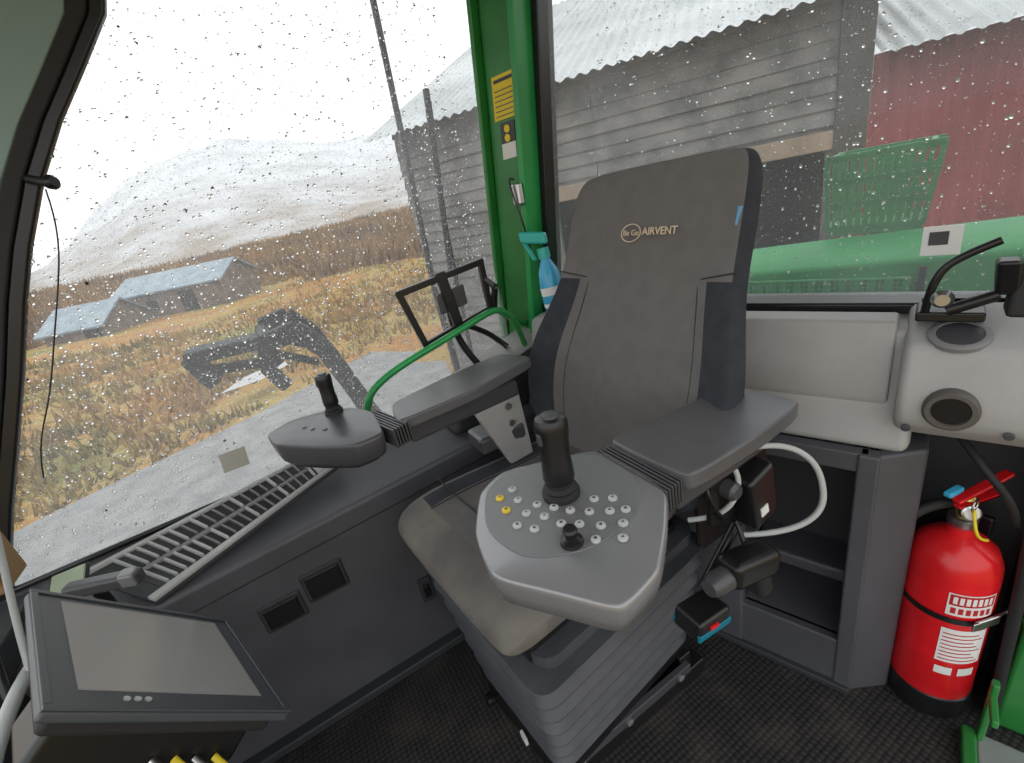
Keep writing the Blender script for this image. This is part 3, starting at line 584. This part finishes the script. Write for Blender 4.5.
for _ in range(8000):
    rr=6+36*random.random()**1.2; azd=random.uniform(-75,-2); az=math.radians(azd); x,y=rr*math.sin(az),rr*math.cos(az)
    s=(V((x,y))-o1).dot(pr)
    if s>-.15: continue
    if -26<x<-13 and 21<y<34: continue
    if -6.2<x<-4.3 and 8.2<y<10.2: continue
    blades(x,y,gz(rr,azd)-.05,random.uniform(.12,.32)*(1+rr/60),4,.03*(1+rr/20),.18)
mesh('autumn_grass_tufts',vs,fs,M_grass)
M_bush=mat('bare_shrub',(.14,.10,.075),1,vscale=.12,col2=(.36,.22,.09),detail=12,spec=.1)
vs=[];fs=[]
for _ in range(6500):
    rr=33+110*random.random(); azd=random.uniform(-50,5); az=math.radians(azd); x,y=rr*math.sin(az),rr*math.cos(az)
    if -26<x<-12 and 22<y<36: continue
    sc=random.uniform(.6,1.5)*(1+rr/160); blades(x,y,gz(rr,azd)-.1,sc,7,.10*(1+rr/50),.5*sc)
mesh('autumn_shrubs',vs,fs,M_bush)
M_snow,nt,b=new_mat('snowy_mountain'); b.inputs['Roughness'].default_value=1; b.inputs['Specular IOR Level'].default_value=.1
N=nt.nodes.new; L=nt.links.new
tc=N('ShaderNodeTexCoord'); n1=N('ShaderNodeTexNoise'); n1.inputs['Scale'].default_value=.035; n1.inputs['Detail'].default_value=15; n1.inputs['Roughness'].default_value=.68; L(tc.outputs['Object'],n1.inputs['Vector'])
sx=N('ShaderNodeSeparateXYZ'); L(tc.outputs['Object'],sx.inputs[0])
mr=N('ShaderNodeMapRange'); mr.inputs[1].default_value=2; mr.inputs[2].default_value=60; mr.inputs[3].default_value=-.20; mr.inputs[4].default_value=.14; L(sx.outputs[2],mr.inputs[0])
ad=N('ShaderNodeMath'); ad.operation='ADD'; L(n1.outputs['Fac'],ad.inputs[0]); L(mr.outputs[0],ad.inputs[1])
rr_=N('ShaderNodeValToRGB'); e=rr_.color_ramp.elements; e[0].position=.22; e[0].color=(.28,.24,.20,1); e[1].position=.68; e[1].color=(.56,.57,.59,1); x=e.new(.42); x.color=(.42,.415,.415,1)  # snow and bare slope tones, kept pale to paint in distance fog
L(ad.outputs[0],rr_.inputs['Fac']); L(rr_.outputs['Color'],b.inputs['Base Color'])
def ridge(az):
    T=[(-75,1),(-50,0.6),(-45,.8),(-41,2),(-37,5.2),(-33,8.2),(-28,9.6),(-23,10.3),(-18,9.3),(-14,8.6),(0,8),(30,7),(75,5)]
    for (a,b_),(c,d) in zip(T,T[1:]):
        if a<=az<=c: return b_+(d-b_)*(az-a)/(c-a)
    return 1
vs=[];fs=[];na=150;nr=22
for i in range(nr+1):
    f=i/nr; r=200+f*360
    for k in range(na+1):
        az=-75+150*k/na; a=math.radians(az); x,y=r*math.sin(a),r*math.cos(a)
        hh=560*math.tan(math.radians(ridge(az)))
        z=gz(200,az)-.3+(hh)*f**1.15+ (f*(1-f)*4+.15*f)*14*noise.noise(V((x*.012,y*.012,3)))+4*f*noise.noise(V((x*.05,y*.05,1)))
        vs.append(W(x,y,z))
for i in range(nr):
    for k in range(na): a=i*(na+1)+k; fs.append((a,a+1,a+na+2,a+na+1))
mesh('snowy_mountain',vs,fs,M_snow,smooth=True)
M_wood=mat('weathered_wood',(.095,.09,.086),.95,vscale=3,col2=(.20,.19,.18),detail=8)
M_woodb=mat('shed_boards',(.11,.085,.065),.95,vscale=2,col2=(.19,.15,.12),detail=8)
M_roofb=mat('blue_metal_roof',(.12,.165,.20),.5,vscale=1.5,col2=(.19,.25,.29))
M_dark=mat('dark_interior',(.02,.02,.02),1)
fs_b=empty('farm_shed')
def gable(tag,cx,cy,ang,L_,Wd,h,rise,roofm,par,z0=-1.5):
    ca,sa=math.cos(ang),math.sin(ang)
    def P(u,v,z): return W(cx+u*ca-v*sa,cy+u*sa+v*ca,z)
    l,w=L_/2,Wd/2
    mesh(tag+'_walls',[P(-l,-w,z0),P(l,-w,z0),P(l,w,z0),P(-l,w,z0),P(-l,-w,z0+h),P(l,-w,z0+h),P(l,w,z0+h),P(-l,w,z0+h),P(-l,0,z0+h+rise),P(l,0,z0+h+rise)],[(0,1,5,4),(1,2,6,9,5),(2,3,7,6),(3,0,4,8,7)],M_woodb,par)
    e=.25
    for s,nm in ((-1,'a'),(1,'b')):
        v=s*(w+e); zz=z0+h-rise*e/w
        prism(tag+'_roof_'+nm,[P(-l-e,v,zz),P(l+e,v,zz),P(l+e,0,z0+h+rise),P(-l-e,0,z0+h+rise)],(0,0,.1),roofm,par)
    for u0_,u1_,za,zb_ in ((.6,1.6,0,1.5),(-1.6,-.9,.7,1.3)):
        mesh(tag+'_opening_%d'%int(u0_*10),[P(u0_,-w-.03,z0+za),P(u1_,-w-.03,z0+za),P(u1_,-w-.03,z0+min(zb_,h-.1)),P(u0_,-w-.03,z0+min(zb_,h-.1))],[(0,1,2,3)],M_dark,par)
gable('main',-19.3,31.0,math.radians(-5),7.0,3.8,1.8,.9,M_roofb,fs_b,-1.6)
gable('annex',-22.6,27.0,math.radians(-5),3.6,3.2,.9,1.0,M_roofb,fs_b,-1.6)
bn=empty('weathered_barn')
c0=V((-.95,7.50)); e_=V((.886,-.464)); nb_=V((.464,.886))
def BP(s,n,z): p=c0+e_*s+nb_*n; return W(p.x,p.y,z)
vs=[];fs=[]
def addbox(s0,s1,n0,n1,z0,z1,tilt=0):
    i=len(vs)
    vs.extend([BP(s0,n0-tilt,z0),BP(s1,n0-tilt,z0),BP(s1,n1,z0),BP(s0,n1,z0),BP(s0,n0,z1),BP(s1,n0,z1),BP(s1,n1,z1),BP(s0,n1,z1)])
    fs.extend([tuple(i+k for k in f) for f in BF])
z=-1.37
while z<2.4:
    h=.15; zt_=min(z+h,2.45); j=lambda: random.uniform(-.012,.012)
    segs=[(0,2.3),(5.3,5.6)] if z<1.10 else [(0,2.9+j()),(2.9,5.6)]
    for a,b_ in segs: addbox(a,b_,0+j(),.05,z,zt_+.01,.035)
    z+=h
mesh('plank_wall',vs,fs,M_wood,bn)
vs=[];fs=[]; z=-1.37
while z<2.4: 
    vs2=len(vs); vs.extend([BP(-.03+random.uniform(-.01,.01),0,z),BP(-.05,6,z),BP(0,6,z+.17),BP(0,0,z+.17)]); fs.append((vs2,vs2+1,vs2+2,vs2+3)); z+=.17
mesh('plank_wall_end',vs,fs,M_wood,bn)
M_beam=mat('pale_timber',(.22,.17,.125),.9,vscale=3,col2=(.32,.25,.19))
hexa('door_lintel',[BP(2.2,-.08,1.10),BP(5.35,-.08,1.10),BP(5.35,.05,1.10),BP(2.2,.05,1.10),BP(2.2,-.08,1.28),BP(5.35,-.08,1.28),BP(5.35,.05,1.28),BP(2.2,.05,1.28)],M_beam,bn,.01)
hexa('door_post',[BP(5.35,-.1,-1.37),BP(5.62,-.1,-1.37),BP(5.62,.1,-1.37),BP(5.35,.1,-1.37),BP(5.35,-.1,2.45),BP(5.62,-.1,2.45),BP(5.62,.1,2.45),BP(5.35,.1,2.45)],mat('dark_timber',(.06,.055,.05),.9),bn)
hexa('door_jamb',[BP(2.85,-.06,-1.37),BP(2.98,-.06,-1.37),BP(2.98,.05,-1.37),BP(2.85,.05,-1.37),BP(2.85,-.06,1.1),BP(2.98,-.06,1.1),BP(2.98,.05,1.1),BP(2.85,.05,1.1)],M_beam,bn,.01)
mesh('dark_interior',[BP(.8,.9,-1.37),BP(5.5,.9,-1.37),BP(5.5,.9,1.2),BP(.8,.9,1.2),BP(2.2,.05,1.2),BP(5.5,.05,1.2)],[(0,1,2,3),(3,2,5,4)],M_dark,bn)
M_tin=mat('corrugated_tin',(.34,.355,.36),.5,metal=.2,vscale=.8,col2=(.50,.51,.52))
def corr(name,s0,s1,p0,p1,m,par,amp=.02,pitch=.16,vert=False):
    vs=[];fs=[]; n=int((s1-s0)/pitch*6)
    for k in range(n+1):
        s=s0+(s1-s0)*k/n; o=amp*math.sin(2*math.pi*s/pitch)
        a=p0; b_=p1
        if vert: vs+=[BP(s,a[0]+o,a[1]),BP(s,b_[0]+o,b_[1])]
        else: vs+=[BP(s,a[0],a[1]+o),BP(s,b_[0],b_[1]+o)]
    for k in range(n): fs.append((2*k,2*k+2,2*k+3,2*k+1))
    return mesh(name,vs,fs,m,par,smooth=True)
corr('roof_sheet',-.3,5.8,(-.35,2.38),(5,4.7),M_tin,bn,.018,.15)
rs=empty('red_corrugated_shed')
M_redw=mat('red_corrugated_wall',(.15,.022,.026),.6,vscale=1.5,col2=(.22,.035,.04))
corr('wall_sheet',5.62,12,(-.12,-1.37),(-.12,1.85),M_redw,rs,.02,.16,True)
corr('roof_sheet',5.6,12,(-.45,1.82),(4,3.7),M_tin,rs,.018,.14)
ld=empty('front_loader_arms')
M_ldr=mat('loader_dark_steel',(.012,.014,.016),.7,var=.3,vscale=4,spec=.3)
def beam(name,path,w,d,m=M_ldr):
    for i,(a,b_) in enumerate(zip(path,path[1:])):
        a=V(a);b_=V(b_);e=b_-a;n=V((0,1,0));s=e.cross(n).normalized()
        obox('%s_%d'%(name,i),(a+b_)/2,e*1.08,s*w,n*d,m,ld,.02)
for k,(oy,oz) in enumerate([(0,0),(.9,.03)]):
    beam('boom_%d'%k,[(-.15,4.5+oy,.53+oz),(.12,4.5+oy,.57+oz),(.30,4.5+oy,.33+oz),(.46,4.5+oy,-.25+oz),(.6,4.5+oy,-.9)],.17,.12)
    beam('carrier_%d'%k,[(-.15,4.5+oy,.53+oz),(-.22,4.5+oy,.33+oz),(-.12,4.5+oy,.1+oz)],.12,.1)
    beam('brace_%d'%k,[(-.10,4.5+oy,.42),(.2,4.5+oy,.23)],.07,.05)
beam('bracket_top',[(-.72,4.5,.60),(-.2,4.5,.57)],.11,.3); beam('bracket_side',[(-.72,4.5,.60),(-.62,4.5,.34)],.13,.25); beam('bracket_mid',[(-.66,4.5,.45),(-.25,4.5,.38)],.08,.1)
rod('cross_tube',(-.15,4.4,.53),(-.15,5.5,.53),.06,M_ldr,ld); beam('tractor_post',[(.6,4.95,-.8),(.6,4.95,-1.37)],.25,1.2)
M_mesh,nt,b=new_mat('perforated_green'); b.inputs['Roughness'].default_value=.4
tc=nt.nodes.new('ShaderNodeTexCoord'); vo=nt.nodes.new('ShaderNodeTexVoronoi'); vo.inputs['Scale'].default_value=60; vo.inputs['Randomness'].default_value=0; nt.links.new(tc.outputs['Object'],vo.inputs['Vector'])
rr_=nt.nodes.new('ShaderNodeValToRGB'); rr_.color_ramp.interpolation='CONSTANT'; rr_.color_ramp.elements[0].color=(.006,.05,.018,1); rr_.color_ramp.elements[1].position=.40; rr_.color_ramp.elements[1].color=(.015,.17,.05,1)
nt.links.new(vo.outputs['Distance'],rr_.inputs['Fac']); nt.links.new(rr_.outputs['Color'],b.inputs['Base Color'])
eh=empty('green_engine_hood')
vs=[]
for t,dz in ((-.4,-.06),(.46,0),(1.3,.045),(2.4,.05)):
    vs+=[RP(r,t,z+(dz if z>0 else 0)) for r,z in [(2.2,-.4),(2.2,.775),(2.24,.80),(2.52,.835),(2.56,.80),(2.56,-.4)]]
fs=[]
for k in range(3):
    for i in range(6): fs.append((k*6+i,k*6+(i+1)%6,(k+1)*6+(i+1)%6,(k+1)*6+i))
fs+=[tuple(range(6)),tuple(range(18,24))]
mesh('hood_body',vs,fs,M_hood,eh,bevel=.015)
rbox('perforated_panel',(2.18,2.2),(.0,.98),(.45,.745),M_mesh,eh,.005)
rbox('panel_seam',(2.185,2.2),(1.0,1.02),(.4,.78),M_blk,eh)
rbox('mount_feet',(2.25,2.5),(0,2),(-1.37,-.38),M_ldr,eh,.02)
gb=empty('green_slatted_basket')
M_gsl=mat('basket_green',(.018,.15,.045),.45,var=.15,vscale=5)
rb,t0,t1,z0,z1=2.60,.655,.985,.87,1.17
for r_,tag in ((rb,'front'),(rb+.3,'back')):
    for i,z in enumerate((z0,z0+.10,z0+.20,z1)): rbox('%s_rail_%d'%(tag,i),(r_,r_+.015),(t0-.02*(z-z0)/.3,t1+.035*(z-z0)/.3),(z-.014,z+.014),M_gsl,gb,.002)
    for i in range(13):
        t=t0+(t1-t0)*i/12; sh=(i/12-.35)*.055; hexa('%s_slat_%d'%(tag,i),[RP(r_,t-.010,z0),RP(r_,t+.010,z0),RP(r_+.01,t+.010,z0),RP(r_+.01,t-.010,z0),RP(r_,t-.010+sh,z1),RP(r_,t+.010+sh,z1),RP(r_+.01,t+.010+sh,z1),RP(r_+.01,t-.010+sh,z1)],M_gsl,gb)
for t in (t0,t1): 
    for z in (z0,z1): rbox('side_rail_%d_%d'%(t*100,z*100),(rb,rb+.3),(t-.01,t+.01),(z-.012,z+.012),M_gsl,gb)
rbox('base_tray',(rb,rb+.3),(t0,t1),(z0-.03,z0),M_gsl,gb,.005)
rbox('basket_post',(rb+.1,rb+.2),(.78,.86),(-1.37,z0-.03),M_ldr,gb,.005)
# ------------------------------------------------------------------ world + light
w=bpy.data.worlds.new('overcast_sky'); bpy.context.scene.world=w; w.use_nodes=True; nt=w.node_tree
bg=nt.nodes['Background']; bg.inputs[0].default_value=(.96,.98,1,1); bg.inputs[1].default_value=1.45
sd=bpy.data.lights.new('soft_sun','SUN'); sd.energy=.6; sd.angle=math.radians(40); so=link(bpy.data.objects.new('soft_sun',sd)); so.rotation_euler=V((-.5,.6,1.0)).to_track_quat('Z','Y').to_euler()
bpy.context.scene.view_settings.view_transform='Standard'
bpy.context.scene.view_settings.exposure=.22
# ------------------------------------------------------------------ camera
pt=math.radians(22); rho=math.radians(11.94); yaw=math.radians(25.5)
fw=V((math.sin(yaw),math.cos(yaw),0)); r0=V((math.cos(yaw),-math.sin(yaw),0)); Z=V((0,0,1))
d=fw*math.cos(pt)-Z*math.sin(pt); u0=fw*math.sin(pt)+Z*math.cos(pt)
R=r0*math.cos(rho)-u0*math.sin(rho); U=r0*math.sin(rho)+u0*math.cos(rho)
cam=bpy.data.cameras.new('camera'); cam.sensor_width=36; cam.lens=450/1024*36; cam.clip_start=.02; cam.clip_end=2000
co=link(bpy.data.objects.new('camera',cam)); co.matrix_world=Matrix(((R.x,U.x,-d.x,0),(R.y,U.y,-d.y,0),(R.z,U.z,-d.z,1.3),(0,0,0,1)))
bpy.context.scene.camera=co
